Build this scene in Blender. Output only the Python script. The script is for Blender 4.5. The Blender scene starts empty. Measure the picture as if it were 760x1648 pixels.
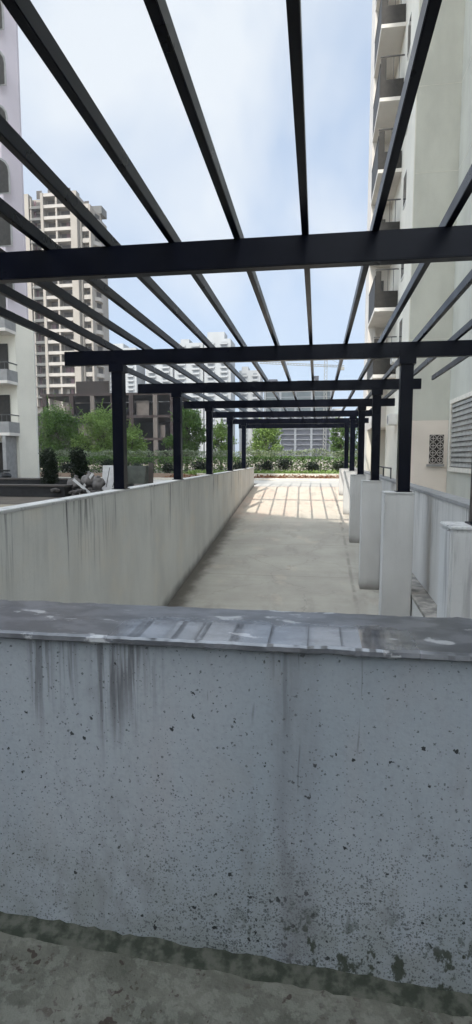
import bpy, bmesh, math, random
from mathutils import Vector, Matrix, noise
R = math.radians
random.seed(7)
sc = bpy.context.scene
C = sc.collection

# ------------------------------------------------------------------ camera
cam = bpy.data.cameras.new('camera'); cam_o = bpy.data.objects.new('camera', cam); C.objects.link(cam_o)
cam.sensor_fit = 'VERTICAL'; cam.sensor_height = 24; cam.sensor_width = 24
cam.lens = 24 * 880 / 1648
cam.clip_start = 0.05; cam.clip_end = 9000
yaw = math.atan(130 / 880 * math.cos(.1)); pit = math.atan(89 / 880)
cam_o.location = (0, 0, 1.6)
cam_o.rotation_euler = (R(90) - pit, 0, yaw)
sc.camera = cam_o

# ------------------------------------------------------------------ light
SUN_EL = 50.4; SUN_AZ = -18.6        # the sun stands behind the camera, to the left
w = bpy.data.worlds.new('World'); sc.world = w; w.use_nodes = True
nt = w.node_tree; nt.nodes.clear()
def N(t, **k):
    n = nt.nodes.new(t)
    for a, b in k.items(): setattr(n, a, b)
    return n
sky = N('ShaderNodeTexSky', sky_type='NISHITA', sun_disc=False)
sky.sun_elevation = R(SUN_EL); sky.sun_rotation = R(180 - SUN_AZ)
sky.air_density = 1.0; sky.dust_density = 2.2; sky.ozone_density = 1.0; sky.altitude = 200
tc = N('ShaderNodeTexCoord')
mp = N('ShaderNodeMapping'); mp.inputs['Scale'].default_value = (1.3, 1.0, 1.1); mp.inputs['Location'].default_value = (0.35, 0.2, 0.1)
nz = N('ShaderNodeTexNoise'); nz.inputs['Scale'].default_value = 2.4; nz.inputs['Detail'].default_value = 4; nz.inputs['Roughness'].default_value = .5; nz.inputs['Distortion'].default_value = .3
rp = N('ShaderNodeValToRGB'); rp.color_ramp.elements[0].position = .36; rp.color_ramp.elements[1].position = .62
rp.color_ramp.elements[0].color = (0, 0, 0, 1); rp.color_ramp.elements[1].color = (1, 1, 1, 1)
hz = N('ShaderNodeMix', data_type='RGBA'); hz.inputs[0].default_value = .7; hz.inputs[7].default_value = (4.0, 5.0, 6.5, 1)   # thin high haze
mx = N('ShaderNodeMix', data_type='RGBA'); mx.inputs[7].default_value = (5.5, 5.9, 6.35, 1)                                  # soft cloud
# one broad bank of cloud stands high over the ramp, wisps elsewhere
cd = N('ShaderNodeVectorMath', operation='DOT_PRODUCT'); cd.inputs[1].default_value = (-.13, .80, .58)
cr = N('ShaderNodeMapRange', interpolation_type='SMOOTHSTEP'); cr.inputs[1].default_value = .86; cr.inputs[2].default_value = .98; cr.inputs[3].default_value = .12; cr.inputs[4].default_value = 1.0
cm = N('ShaderNodeMath', operation='MULTIPLY')
bg = N('ShaderNodeBackground'); bg.inputs['Strength'].default_value = 0.10
out = N('ShaderNodeOutputWorld')
L = nt.links.new
L(tc.outputs['Generated'], mp.inputs[0]); L(mp.outputs[0], nz.inputs[0]); L(nz.outputs[0], rp.inputs[0])
L(tc.outputs['Generated'], cd.inputs[0]); L(cd.outputs['Value'], cr.inputs[0]); L(cr.outputs[0], cm.inputs[0]); L(rp.outputs[0], cm.inputs[1])
L(cm.outputs[0], mx.inputs[0]); L(sky.outputs[0], hz.inputs[6]); L(hz.outputs[2], mx.inputs[6])
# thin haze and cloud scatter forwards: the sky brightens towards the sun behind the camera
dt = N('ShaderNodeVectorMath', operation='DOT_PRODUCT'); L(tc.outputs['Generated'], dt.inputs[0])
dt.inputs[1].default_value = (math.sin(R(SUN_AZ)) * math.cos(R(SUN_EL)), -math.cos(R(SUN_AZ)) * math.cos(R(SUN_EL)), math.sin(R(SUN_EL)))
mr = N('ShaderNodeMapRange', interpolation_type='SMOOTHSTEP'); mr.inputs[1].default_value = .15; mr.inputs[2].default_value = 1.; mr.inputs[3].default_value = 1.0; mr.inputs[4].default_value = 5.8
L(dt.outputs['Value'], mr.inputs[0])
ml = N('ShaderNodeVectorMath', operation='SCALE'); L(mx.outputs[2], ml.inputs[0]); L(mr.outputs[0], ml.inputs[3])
wm = N('ShaderNodeMix', data_type='RGBA', blend_type='MULTIPLY'); wm.inputs[7].default_value = (1.0, .91, .77, 1)
mw = N('ShaderNodeMapRange'); mw.inputs[1].default_value = .15; mw.inputs[2].default_value = .8; L(dt.outputs['Value'], mw.inputs[0])
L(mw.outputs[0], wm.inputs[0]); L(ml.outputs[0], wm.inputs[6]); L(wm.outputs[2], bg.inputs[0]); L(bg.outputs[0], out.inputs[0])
sl = bpy.data.lights.new('sun', 'SUN'); sl.energy = 2.9; sl.angle = R(.3); sl.color = (1, .95, .87)
so = bpy.data.objects.new('sun', sl); C.objects.link(so)
sd = Vector((math.sin(R(SUN_AZ)) * math.cos(R(SUN_EL)), -math.cos(R(SUN_AZ)) * math.cos(R(SUN_EL)), math.sin(R(SUN_EL))))
so.rotation_euler = sd.to_track_quat('Z', 'Y').to_euler()
so.location = (0, -20, 90)
sc.view_settings.view_transform = 'Standard'; sc.view_settings.look = 'None'
sc.view_settings.exposure = 0.6; sc.view_settings.gamma = 1; sc.view_settings.use_curve_mapping = False
sc.cycles.use_denoising = True
sc.cycles.max_bounces = 8; sc.cycles.diffuse_bounces = 5

# ------------------------------------------------------------------ materials
class Mat:
    def __init__(s, name, rough=.8, spec=.3):
        s.m = bpy.data.materials.new(name); s.m.use_nodes = True
        s.nt = s.m.node_tree; s.b = s.nt.nodes['Principled BSDF']
        s.b.inputs['Roughness'].default_value = rough
        s.b.inputs['Specular IOR Level'].default_value = spec
        g = s.nt.nodes.new('ShaderNodeNewGeometry'); s.pos = g.outputs['Position']; s.nrm = g.outputs['Normal']
    def n(s, t, **k):
        n = s.nt.nodes.new(t)
        for a, b in k.items(): setattr(n, a, b)
        return n
    def l(s, a, b): s.nt.links.new(a, b)
    def map(s, scale, loc=(0, 0, 0)):
        m = s.n('ShaderNodeMapping'); m.inputs['Scale'].default_value = scale; m.inputs['Location'].default_value = loc
        s.l(s.pos, m.inputs[0]); return m.outputs[0]
    def noise(s, scale, sc3=(1, 1, 1), detail=5, rough=.55, loc=(0, 0, 0), dist=0):
        t = s.n('ShaderNodeTexNoise'); t.inputs['Scale'].default_value = scale; t.inputs['Detail'].default_value = detail
        t.inputs['Roughness'].default_value = rough; t.inputs['Distortion'].default_value = dist
        s.l(s.map(sc3, loc), t.inputs[0]); return t.outputs[0]
    def ramp(s, v, a, b, lo=0., hi=1.):
        r = s.n('ShaderNodeMapRange'); r.interpolation_type = 'SMOOTHSTEP'
        r.inputs[1].default_value = a; r.inputs[2].default_value = b; r.inputs[3].default_value = lo; r.inputs[4].default_value = hi
        s.l(v, r.inputs[0]); return r.outputs[0]
    def math(s, op, a, b=None):
        m = s.n('ShaderNodeMath', operation=op)
        for i, v in enumerate((a, b)):
            if v is None: continue
            if isinstance(v, (int, float)): m.inputs[i].default_value = v
            else: s.l(v, m.inputs[i])
        return m.outputs[0]
    def sep(s, k):
        x = s.n('ShaderNodeSeparateXYZ'); s.l(s.pos, x.inputs[0]); return x.outputs[k]
    def mix(s, f, a, b):
        m = s.n('ShaderNodeMix', data_type='RGBA')
        for i, v in ((0, f), (6, a), (7, b)):
            if isinstance(v, tuple): m.inputs[i].default_value = (*v, 1)
            elif isinstance(v, (int, float)): m.inputs[i].default_value = v
            else: s.l(v, m.inputs[i])
        return m.outputs[2]
    def spots(s, scale, r, sc3=(1, 1, 1), keep=.5, loc=(0, 0, 0), warp=0.0, dens=None):
        """dots: voronoi distance under a per-cell random radius, a share of the cells kept"""
        v = s.n('ShaderNodeTexVoronoi'); v.inputs['Scale'].default_value = scale
        src = s.map(sc3, loc)
        if warp:
            t = s.n('ShaderNodeTexNoise'); t.inputs['Scale'].default_value = scale * 1.7; s.l(src, t.inputs[0])
            a = s.n('ShaderNodeVectorMath', operation='SCALE'); a.inputs[3].default_value = warp; s.l(t.outputs['Color'], a.inputs[0])
            b = s.n('ShaderNodeVectorMath', operation='ADD'); s.l(src, b.inputs[0]); s.l(a.outputs[0], b.inputs[1]); src = b.outputs[0]
        s.l(src, v.inputs[0])
        x = s.n('ShaderNodeSeparateColor'); s.l(v.outputs['Color'], x.inputs[0])
        rad = s.math('MULTIPLY', x.outputs[0], r)
        inside = s.ramp(s.math('SUBTRACT', v.outputs['Distance'], rad), -.03, .03, 1, 0)
        if dens is None: k = s.math('LESS_THAN', x.outputs[1], keep)
        else: k = s.math('LESS_THAN', x.outputs[1], dens)
        return s.math('MULTIPLY', inside, k)
    def col(s, c): 
        if isinstance(c, tuple): s.b.inputs['Base Color'].default_value = (*c, 1)
        else: s.l(c, s.b.inputs['Base Color'])
        return s
    def bump(s, v, st=.3, d=.01):
        b = s.n('ShaderNodeBump'); b.inputs['Strength'].default_value = st; b.inputs['Distance'].default_value = d
        s.l(v, b.inputs['Height']); s.l(b.outputs[0], s.b.inputs['Normal']); return s

M = {}
def simple(name, c, var=.15, scale=3., rough=.8, spec=.3, c2=None, bump=0, sc3=(1, 1, 1)):
    m = Mat(name, rough, spec); n = m.noise(scale, sc3)
    lo = tuple(x * (1 - var) for x in c) if c2 is None else c2
    m.col(m.mix(m.ramp(n, .35, .65), lo, c))
    if bump: m.bump(m.noise(scale * 12, detail=4), bump, .01)
    M[name] = m.m; return m.m

# near wall: blue grey paint, black mildew specks thickening towards the foot, runs under the coping
def near_wall_mat():
    m = Mat('mildewed_blue_grey_paint', .62, .3)
    z = m.sep(2); x = m.sep(0)
    base = m.mix(m.ramp(m.noise(1.6, (1, 1, .6)), .3, .7), (.28, .315, .35), (.34, .365, .395))
    base = m.mix(m.ramp(m.noise(5, (1, 1, .35), loc=(3, 0, 1)), .5, .75, 0, .35), base, (.32, .31, .32))
    base = m.mix(m.ramp(m.noise(60, detail=3), .45, .75, 0, .22), base, (.18, .195, .21))
    # greyer, darker towards the foot
    foot = m.math('MULTIPLY', m.ramp(z, .0, .45, 1, 0), m.ramp(m.noise(7), .3, .65))
    base = m.mix(m.math('MULTIPLY', foot, .55), base, (.17, .185, .165))
    cx = m.math('SUBTRACT', 1, m.math('MINIMUM', m.math('ABSOLUTE', m.math('MULTIPLY', m.math('SUBTRACT', x, -.02), 1.5)), 1))
    cz = m.ramp(z, .02, .62, 1, 0)
    clump = m.ramp(m.noise(5.5, detail=4, loc=(1.3, 0, 2)), .38, .66)
    dens_bias = m.math('ADD', m.math('MULTIPLY', m.math('MULTIPLY', cz, m.math('ADD', m.math('MULTIPLY', cx, .9), .25)), m.math('ADD', m.math('MULTIPLY', clump, .75), .35)), m.ramp(z, .1, .95, .26, .12))
    d1 = m.math('SUBTRACT', dens_bias, .05)
    s1 = m.spots(110, .58, warp=.010, dens=d1)
    s2 = m.spots(44, .44, warp=.02, dens=m.math('MULTIPLY', dens_bias, .62), loc=(5, 1, 2))
    s3 = m.spots(20, .27, warp=.03, dens=m.math('MULTIPLY', m.math('MULTIPLY', dens_bias, dens_bias), .62), loc=(2, 7, 4))
    s4 = m.spots(170, .55, dens=m.math('MULTIPLY', dens_bias, .9), loc=(9, 1, 4))
    base = m.mix(m.math('MULTIPLY', s4, .6), base, (.05, .058, .058))
    base = m.mix(m.math('MULTIPLY', s1, .68), base, (.03, .036, .036))
    base = m.mix(m.math('MULTIPLY', s2, .95), base, (.012, .015, .016))
    base = m.mix(m.math('MULTIPLY', s3, .96), base, (.009, .012, .012))
    bl = m.math('MULTIPLY', m.ramp(m.noise(9, (1, 1, .45), detail=6, rough=.65, loc=(5, 5, 1)), .50, .68), m.ramp(z, .0, .8, .55, .1))
    base = m.mix(bl, base, (.19, .20, .205))
    lng = m.math('MULTIPLY', m.ramp(m.math('ABSOLUTE', m.math('ADD', x, m.math('MULTIPLY', m.noise(2, (0, 0, 1)), .12), )), .02, .10, .45, 0), m.ramp(m.noise(8, (1, 1, .12)), .35, .6))
    base = m.mix(lng, base, (.15, .15, .165))
    # moss lumps just above the foot
    ms = m.math('MULTIPLY', m.ramp(m.noise(15, (1, 1, .6), detail=6, rough=.6, loc=(4, 2, 2)), .55, .60), m.ramp(z, .05, .22, 1, 0))
    ms = m.math('MULTIPLY', ms, m.ramp(x, -.35, -.1, .0, 1))
    cr = m.ramp(m.noise(2.6, (1, 1, .7), detail=7, rough=.6, loc=(7, 0, 3)), .60, .66)
    base = m.mix(m.math('MULTIPLY', cr, .30), base, (.30, .31, .32))
    cr = m.ramp(m.noise(3.1, (1, 1, .7), detail=7, rough=.6, loc=(2, 0, 8)), .60, .72)
    base = m.mix(m.math('MULTIPLY', cr, .35), base, (.14, .145, .155))
    base = m.mix(m.math('MULTIPLY', ms, .9), base, (.035, .042, .028))
    # runs of dirt from the coping
    where = None
    for x0, hw, st in ((-.885, .045, .75), (-.79, .03, .8), (-.62, .09, 1.0), (-.10, .03, .5), (-.50, .03, .5)):
        g = m.ramp(m.math('ABSOLUTE', m.math('SUBTRACT', x, x0)), hw * .5, hw * 1.3, st, 0)
        where = g if where is None else m.math('MAXIMUM', where, g)
    fall = m.ramp(m.math('ADD', z, m.math('MULTIPLY', m.noise(30, (1, 1, .01), detail=2), .5)), .88, 1.15, 0, 1)
    band = m.math('MULTIPLY', fall, where)
    run = m.ramp(m.noise(42, (1, 1, .05), detail=4, dist=.2), .42, .58)
    base = m.mix(m.math('MULTIPLY', m.math('MULTIPLY', band, run), .75), base, (.075, .073, .08))
    run2 = m.math('MULTIPLY', m.ramp(m.noise(26, (1, 1, .09), detail=2, loc=(2, 0, .3), dist=.5), .69, .74), m.ramp(z, .3, .7, 0, 1))
    base = m.mix(m.math('MULTIPLY', run2, .55), base, (.07, .075, .085))
    m.col(base); m.bump(m.noise(90, detail=4), .25, .004)
    M['near_wall'] = m.m
near_wall_mat()

def coping_mat():
    m = Mat('worn_cement_coping', .2, .9)
    a = m.mix(m.ramp(m.noise(9, (1, 1.6, 1)), .4, .6), (.055, .058, .066), (.105, .108, .12))
    lightp = m.ramp(m.noise(4.5, (1, 2.2, 1), detail=7, rough=.62, loc=(.4, .3, 0)),   .60, .64)
    a = m.mix(m.math('MULTIPLY', lightp, .8), a, (.36, .365, .375))
    a = m.mix(m.ramp(m.noise(45), .55, .8, 0, .5), a, (.07, .07, .08))
    m.col(a)
    x = m.sep(0); y = m.sep(1)
    wx = m.ramp(m.math('ABSOLUTE', m.math('ADD', x, .17)), .36, .55, 1, 0)
    wy = m.ramp(m.math('ADD', y, m.math('MULTIPLY', m.noise(14), .12)), 1.80, 1.92, 1, 0)
    f = m.math('MULTIPLY', m.math('MULTIPLY', wx, wy), m.ramp(m.noise(7, loc=(6, 6, 0)), .25, .40))
    m.l(m.ramp(f, 0, 1, .34, .10), m.b.inputs['Roughness'])
    m.b.inputs['Coat Weight'].default_value = 0; m.l(m.math('MULTIPLY', f, .42), m.b.inputs['Coat Weight']); m.b.inputs['Coat Roughness'].default_value = .05; m.b.inputs['Coat IOR'].default_value = 1.8
    m.bump(m.noise(30, detail=3), .03, .003)
    M['coping'] = m.m
coping_mat()

def streak_wall_mat(name, c, dirt, top, depth, amount=.8, seed=0, warm=None, slope=None):
    """rendered and painted wall; dark runs start at the top edge and fade downwards"""
    m = Mat(name, .8, .25); z = m.sep(2)
    base = m.mix(m.ramp(m.noise(1.1, (1, 1, .5), loc=(seed, 0, 0)), .3, .7), tuple(x * .84 for x in c), c)
    base = m.mix(m.ramp(m.noise(30, loc=(0, seed, 0)), .5, .8, 0, .18), base, tuple(x * .55 for x in c))
    if warm: base = m.mix(m.ramp(m.noise(.8, (1, 1, 1.3), loc=(0, 0, seed)), .45, .75, 0, .45), base, warm)
    run = m.math('MAXIMUM', m.ramp(m.noise(7.5, (1, 1, .06), detail=5, rough=.65, loc=(seed, seed, 0)), .52, .66), m.math('MULTIPLY', m.ramp(m.noise(24, (1, 1, .03), detail=3, loc=(seed, 2, 0)), .56, .68), .7))
    where = m.ramp(m.noise(.9, (1, 1, .1), loc=(3, seed, 0)), .45, .62, .12, 1)
    length = m.noise(5, (1, 1, .02), loc=(1, 1, seed))
    fade = m.ramp(m.math('ADD', z, m.math('MULTIPLY', length, depth)), top - depth * .45, top + depth * .35)
    f = m.math('MULTIPLY', m.math('MULTIPLY', run, fade), where)
    base = m.mix(m.math('MULTIPLY', f, amount), base, dirt)
    if slope:   # splash dirt along the foot of the wall, which follows the ramp: z + slope*(y0 - y)
        y = m.sep(1)
        hgt = m.math('SUBTRACT', z, m.math('MULTIPLY', m.math('SUBTRACT', y, 28), .104))
        sp = m.math('MULTIPLY', m.ramp(m.math('ADD', hgt, m.math('MULTIPLY', m.noise(3), .25)), .12, .42, 1, 0), .75)
        base = m.mix(sp, base, (.15, .14, .125))
    m.col(base); m.bump(m.noise(40, detail=4), .2, .006)
    M[name] = m.m
streak_wall_mat('ramp_wall', (.70, .69, .645), (.085, .083, .08), 1.04, 1.5, 1.0, 0, (.74, .66, .54), slope=1)
streak_wall_mat('pedestal', (.58, .58, .57), (.15, .15, .15), 1.04, 1.6, .7, 4, slope=1)
streak_wall_mat('parapet', (.60, .59, .57), (.14, .14, .14), 1.04, 1.6, .85, 7)

def ramp_mat():
    m = Mat('brushed_cement_ramp', .85, .25)
    x = m.sep(0); y = m.sep(1)
    a = m.mix(m.ramp(m.noise(.9), .3, .7), (.33, .31, .27), (.40, .38, .33))
    a = m.mix(m.ramp(m.noise(3, (.25, 2.2, 1), detail=6, loc=(2, 0, 0)), .45, .75, 0, .4), a, (.31, .295, .26))
    a = m.mix(m.ramp(m.noise(14), .5, .8, 0, .25), a, (.26, .25, .22))
    a = m.mix(m.math('MULTIPLY', m.ramp(m.noise(1.3, loc=(5, 5, 0), detail=7), .58, .66), .35), a, (.50, .42, .34))
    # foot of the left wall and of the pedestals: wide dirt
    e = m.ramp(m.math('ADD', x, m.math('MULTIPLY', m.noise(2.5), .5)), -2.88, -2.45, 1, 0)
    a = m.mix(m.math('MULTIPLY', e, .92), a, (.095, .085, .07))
    e = m.ramp(m.math('ADD', x, m.math('MULTIPLY', m.noise(2.5, loc=(1, 2, 3)), .2)), 1.2, 1.3, 0, 1)
    a = m.mix(m.math('MULTIPLY', e, .35), a, (.42, .41, .37))
    # paler, warmer tone with reddish bays towards the top of the ramp
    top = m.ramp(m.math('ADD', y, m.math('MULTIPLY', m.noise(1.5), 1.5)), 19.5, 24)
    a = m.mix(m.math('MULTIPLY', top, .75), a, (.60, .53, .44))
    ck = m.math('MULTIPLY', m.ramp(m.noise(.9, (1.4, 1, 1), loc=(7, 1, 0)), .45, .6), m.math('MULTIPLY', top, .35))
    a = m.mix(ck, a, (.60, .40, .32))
    # hairline cracks
    v = m.n('ShaderNodeTexVoronoi', feature='DISTANCE_TO_EDGE'); v.inputs['Scale'].default_value = .35
    t = m.n('ShaderNodeTexNoise'); t.inputs['Scale'].default_value = 1.5; t.inputs['Detail'].default_value = 6; m.l(m.pos, t.inputs[0])
    ad = m.n('ShaderNodeVectorMath', operation='ADD'); m.l(m.pos, ad.inputs[0]); m.l(t.outputs['Color'], ad.inputs[1]); m.l(ad.outputs[0], v.inputs[0])
    a = m.mix(m.ramp(v.outputs['Distance'], .0, .006, .4, 0), a, (.16, .15, .13))
    # day joints across the ramp and a damp line beside the pedestals
    fr = m.math('FRACT', m.math('DIVIDE', m.math('ADD', y, m.math('MULTIPLY', m.noise(1.2), .05)), 3.1))
    a = m.mix(m.ramp(m.math('ABSOLUTE', m.math('SUBTRACT', fr, .5)), .0015, .006, .5, 0), a, (.17, .16, .14))
    dl = m.ramp(m.math('ABSOLUTE', m.math('SUBTRACT', m.math('ADD', x, m.math('MULTIPLY', m.noise(1.1, loc=(0, 0, 3)), .12)), .98)), .01, .07, .6, 0)
    a = m.mix(m.math('MULTIPLY', dl, m.ramp(m.noise(2, loc=(3, 3, 3)), .35, .6)), a, (.20, .185, .16))
    st = m.ramp(m.noise(1.7, (1, .35, 1), detail=7, rough=.65, loc=(9, 4, 0)), .52, .70, 0, .45)
    a = m.mix(st, a, (.24, .225, .195))
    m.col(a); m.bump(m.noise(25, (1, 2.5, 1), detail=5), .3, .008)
    M['ramp'] = m.m
ramp_mat()

def floor_mat():
    m = Mat('stained_cement_floor', .8, .3)
    a = m.mix(m.ramp(m.noise(6, detail=6), .35, .65), (.088, .09, .073), (.14, .138, .116))
    a = m.mix(m.ramp(m.noise(28, detail=5), .5, .72, 0, .6), a, (.06, .063, .05))
    s = m.spots(16, .5, warp=.12, keep=.55)
    a = m.mix(m.math('MULTIPLY', m.math('MULTIPLY', s, m.ramp(m.noise(3, loc=(2, 4, 0)), .42, .52)), .9), a, (.04, .028, .022))
    s = m.spots(38, .5, warp=.06, keep=.55, loc=(4, 3, 0))
    a = m.mix(m.math('MULTIPLY', m.math('MULTIPLY', s, m.ramp(m.noise(4, loc=(8, 4, 0)), .42, .58)), .8), a, (.05, .04, .032))
    a = m.mix(m.math('MULTIPLY', m.ramp(m.noise(17, detail=7, rough=.65, loc=(1, 5, 0)), .50, .58), .45), a, (.20, .20, .175))
    m.col(a); m.bump(m.noise(60, detail=6, rough=.7), .7, .012); M['floor'] = m.m
floor_mat()

simple('mortar', (.085, .088, .072), c2=(.028, .034, .024), scale=26, rough=.85, bump=.5)
m_ = Mat('dark_painted_steel', .30, .10)
m_.col(m_.mix(m_.ramp(m_.noise(2.5), .4, .7), (.002, .003, .008), (.004, .005, .011)))
m_.l(m_.ramp(m_.noise(3), .3, .7, .27, .33), m_.b.inputs['Roughness']); M['steel'] = m_.m
simple('facade_white', (.76, .74, .66), .12, .35, .8, bump=.1)
streak_wall_mat('facade_grey', (.54, .545, .49), (.40, .41, .36), 60, 40, .22, 3)
simple('facade_pink', (.76, .69, .62), .08, .8, .8, bump=.1)
simple('facade_lilac', (.62, .57, .62), .10, .4, .8)
simple('trim_grey', (.30, .30, .30), .15, 4)
simple('soffit', (.72, .69, .65), .12, .8)
simple('dark_rail', (.035, .033, .030), .3, 6, .5)
simple('thin_rail', (.10, .10, .10), .3, 6, .5)
simple('louvre_grey', (.42, .42, .40), .2, 3)
simple('jali_stone', (.48, .45, .42), .2, 6)
simple('jali_dark', (.035, .030, .028), .3, 6)
simple('glass', (.06, .07, .08), .4, 1, .12, .6)
simple('curtain', (.34, .35, .36), .2, 3)
simple('green_film', (.20, .36, .24), .2, 2, .4)
simple('white_paint', (.75, .75, .73), .1, 4, .6)
simple('kerb_white', (.70, .67, .60), .12, 5, .8)
simple('soil_and_shade', (.20, .13, .08), .3, 3, .95, bump=.5)  # earth of the flower bed; name shared with the shade sheet
simple('far_cream', (.25, .228, .20), .12, .12)
simple('far_grey', (.11, .11, .105), .12, .12)
simple('far_mauve', (.14, .09, .10), .12, .12)
simple('far_rail', (.31, .29, .265), .1, .5)
simple('far_dark', (.075, .068, .064), .3, .5)
simple('raw_concrete', (.020, .014, .013), .25, .5, .9)
simple('raw_dark', (.014, .011, .010), .3, .6, .9)
simple('raw_block', (.075, .066, .060), .2, 1, .9)
simple('net_grey', (.04, .042, .055), .3, .3, .9)
simple('net_green', (.045, .06, .065), .3, .3, .9)
simple('hazy_tower', (.27, .28, .285), .1, .1)
simple('hazy_dark', (.13, .14, .15), .2, .1)
simple('crane_metal', (.22, .22, .20), .2, 2, .6)
simple('bark', (.10, .08, .06), .3, 8, .9)
simple('ground_dirt', (.30, .27, .22), .25, .25, .9, c2=(.24, .20, .15), bump=.4)
simple('shaded_soil', (.10, .085, .07), .3, 1.2, .95, bump=.5)  # ground darkened in colour to stand for shade
simple('ledge_cement', (.34, .32, .29), .2, 5, .85, c2=(.16, .155, .145), bump=.4)
simple('paving', (.46, .44, .40), .15, .5, .85, bump=.2)
simple('sack', (.14, .13, .125), .3, 5, .85, bump=.4)
simple('rubble', (.07, .064, .06), .35, 5, .9, bump=.6)
simple('panel_white', (.50, .50, .50), .15, 4, .6)
simple('skip_green', (.13, .145, .13), .25, 4, .6)
simple('black_plastic', (.02, .02, .022), .3, 5, .45)
def leaf_mat(name, c1, c2):
    m = Mat(name, .55, .3)
    oi = m.n('ShaderNodeNewGeometry')
    a = m.mix(oi.outputs['Random Per Island'], c1, c2)
    a = m.mix(m.ramp(m.noise(.9), .35, .65, 0, .4), a, tuple(x * .55 for x in c1))
    m.col(a)
    t = m.n('ShaderNodeBsdfTranslucent'); m.l(a, t.inputs[0])
    ms = m.n('ShaderNodeMixShader'); ms.inputs[0].default_value = .25
    o = m.nt.nodes['Material Output']
    m.l(m.b.outputs[0], ms.inputs[1]); m.l(t.outputs[0], ms.inputs[2]); m.l(ms.outputs[0], o.inputs[0])
    M[name] = m.m
leaf_mat('leaf_mid', (.045, .10, .018), (.14, .24, .05))
leaf_mat('leaf_light', (.11, .19, .035), (.26, .37, .10))
leaf_mat('leaf_dark', (.010, .018, .009), (.022, .036, .016))
leaf_mat('leaf_pale', (.17, .21, .12), (.29, .33, .21))
leaf_mat('leaf_red', (.14, .045, .025), (.30, .16, .07))

# ------------------------------------------------------------------ helpers
def bx(bm, a, b, mi=0):
    x0, y0, z0 = a; x1, y1, z1 = b
    v = [bm.verts.new(p) for p in ((x0,y0,z0),(x1,y0,z0),(x1,y1,z0),(x0,y1,z0),(x0,y0,z1),(x1,y0,z1),(x1,y1,z1),(x0,y1,z1))]
    for f in ((3,2,1,0),(4,5,6,7),(0,1,5,4),(1,2,6,5),(2,3,7,6),(3,0,4,7)):
        fc = bm.faces.new([v[i] for i in f]); fc.material_index = mi
    return v
def prism(bm, pts, z0, z1, mi=0):
    """pts: counter-clockwise outline in plan; z may be a list per point"""
    n = len(pts)
    g = lambda z, i: z[i] if isinstance(z, (list, tuple)) else z
    lo = [bm.verts.new((p[0], p[1], g(z0, i))) for i, p in enumerate(pts)]
    hi = [bm.verts.new((p[0], p[1], g(z1, i))) for i, p in enumerate(pts)]
    bm.faces.new(lo[::-1]).material_index = mi; bm.faces.new(hi).material_index = mi
    for i in range(n):
        j = (i + 1) % n
        bm.faces.new((lo[i], lo[j], hi[j], hi[i])).material_index = mi
def tube(bm, a, b, r0, r1=None, n=8):
    r1 = r0 if r1 is None else r1
    a = Vector(a); b = Vector(b); d = (b - a).normalized()
    u = d.cross(Vector((0, 0, 1)) if abs(d.z) < .9 else Vector((1, 0, 0))).normalized(); v = d.cross(u)
    A = [bm.verts.new(a + (u * math.cos(t) + v * math.sin(t)) * r0) for t in [2 * math.pi * i / n for i in range(n)]]
    B = [bm.verts.new(b + (u * math.cos(t) + v * math.sin(t)) * r1) for t in [2 * math.pi * i / n for i in range(n)]]
    for i in range(n): bm.faces.new((A[i], A[(i+1) % n], B[(i+1) % n], B[i]))
    bm.faces.new(A[::-1]); bm.faces.new(B)
def mesh(name, bm, mats, bevel=0):
    if not isinstance(mats, (list, tuple)): mats = [mats]
    bmesh.ops.recalc_face_normals(bm, faces=bm.faces)
    if bevel: bmesh.ops.bevel(bm, geom=list(bm.edges), offset=bevel, segments=2, affect='EDGES', clamp_overlap=True)
    me = bpy.data.meshes.new(name); bm.to_mesh(me); bm.free()
    for m in mats: me.materials.append(M[m])
    return me
def obj(name, bm, mats, parent=None, bevel=0, smooth=False, label=None):
    me = bm if isinstance(bm, bpy.types.Mesh) else None
    if me is None:
        if parent is not None: bmesh.ops.translate(bm, verts=bm.verts, vec=-world(parent))
        me = mesh(name, bm, mats, bevel)
    if smooth: me.shade_smooth()
    o = bpy.data.objects.new(name, me); C.objects.link(o); o.parent = parent
    if label: o['label'] = label
    return o
def world(o):
    v = Vector((0, 0, 0))
    while o is not None: v += o.location; o = o.parent
    return v
def B(*boxes):
    bm = bmesh.new()
    for b in boxes: bx(bm, *b)
    return bm
def thing(name, label, cat, loc=(0, 0, 0), group=None):
    o = bpy.data.objects.new(name, None); C.objects.link(o); o.location = loc; o.empty_display_size = .2
    o['label'] = label; o['category'] = cat
    if group: o['group'] = group
    return o
def tag(o, label, cat, group=None):
    o['label'] = label; o['category'] = cat
    if group: o['group'] = group
    return o
def struct(name, bm, m, bevel=0):
    o = obj(name, bm, m, None, bevel); o['kind'] = 'structure'; return o
def copy_part(src, parent, off):
    c = src.copy(); C.objects.link(c); c.parent = parent; c.location = Vector(src.location) + Vector(off)
    for ch in list(src.children):
        k = ch.copy(); C.objects.link(k); k.parent = c
    return c
def tree_copy(root, loc, label, scale=1, rz=0):
    r = root.copy(); C.objects.link(r); r.location = loc; r['label'] = label; r.scale = (scale,) * 3 if isinstance(scale, (int, float)) else scale; r.rotation_euler = (0, 0, rz)
    for ch in list(root.children):
        c = ch.copy(); C.objects.link(c); c.parent = r
        for g in list(ch.children):
            d = g.copy(); C.objects.link(d); d.parent = c
    return r

S = .104; Y0 = 28.0                        # the ramp: 0 at y=28, falling towards the camera
def rz(y): return -S * (Y0 - y)
XL, XR = -3.25, 1.53                       # inner faces of the pit
YN0, YN1 = 1.62, 1.95                      # near wall
YE = 28.6                                  # far end of the side walls

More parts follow.
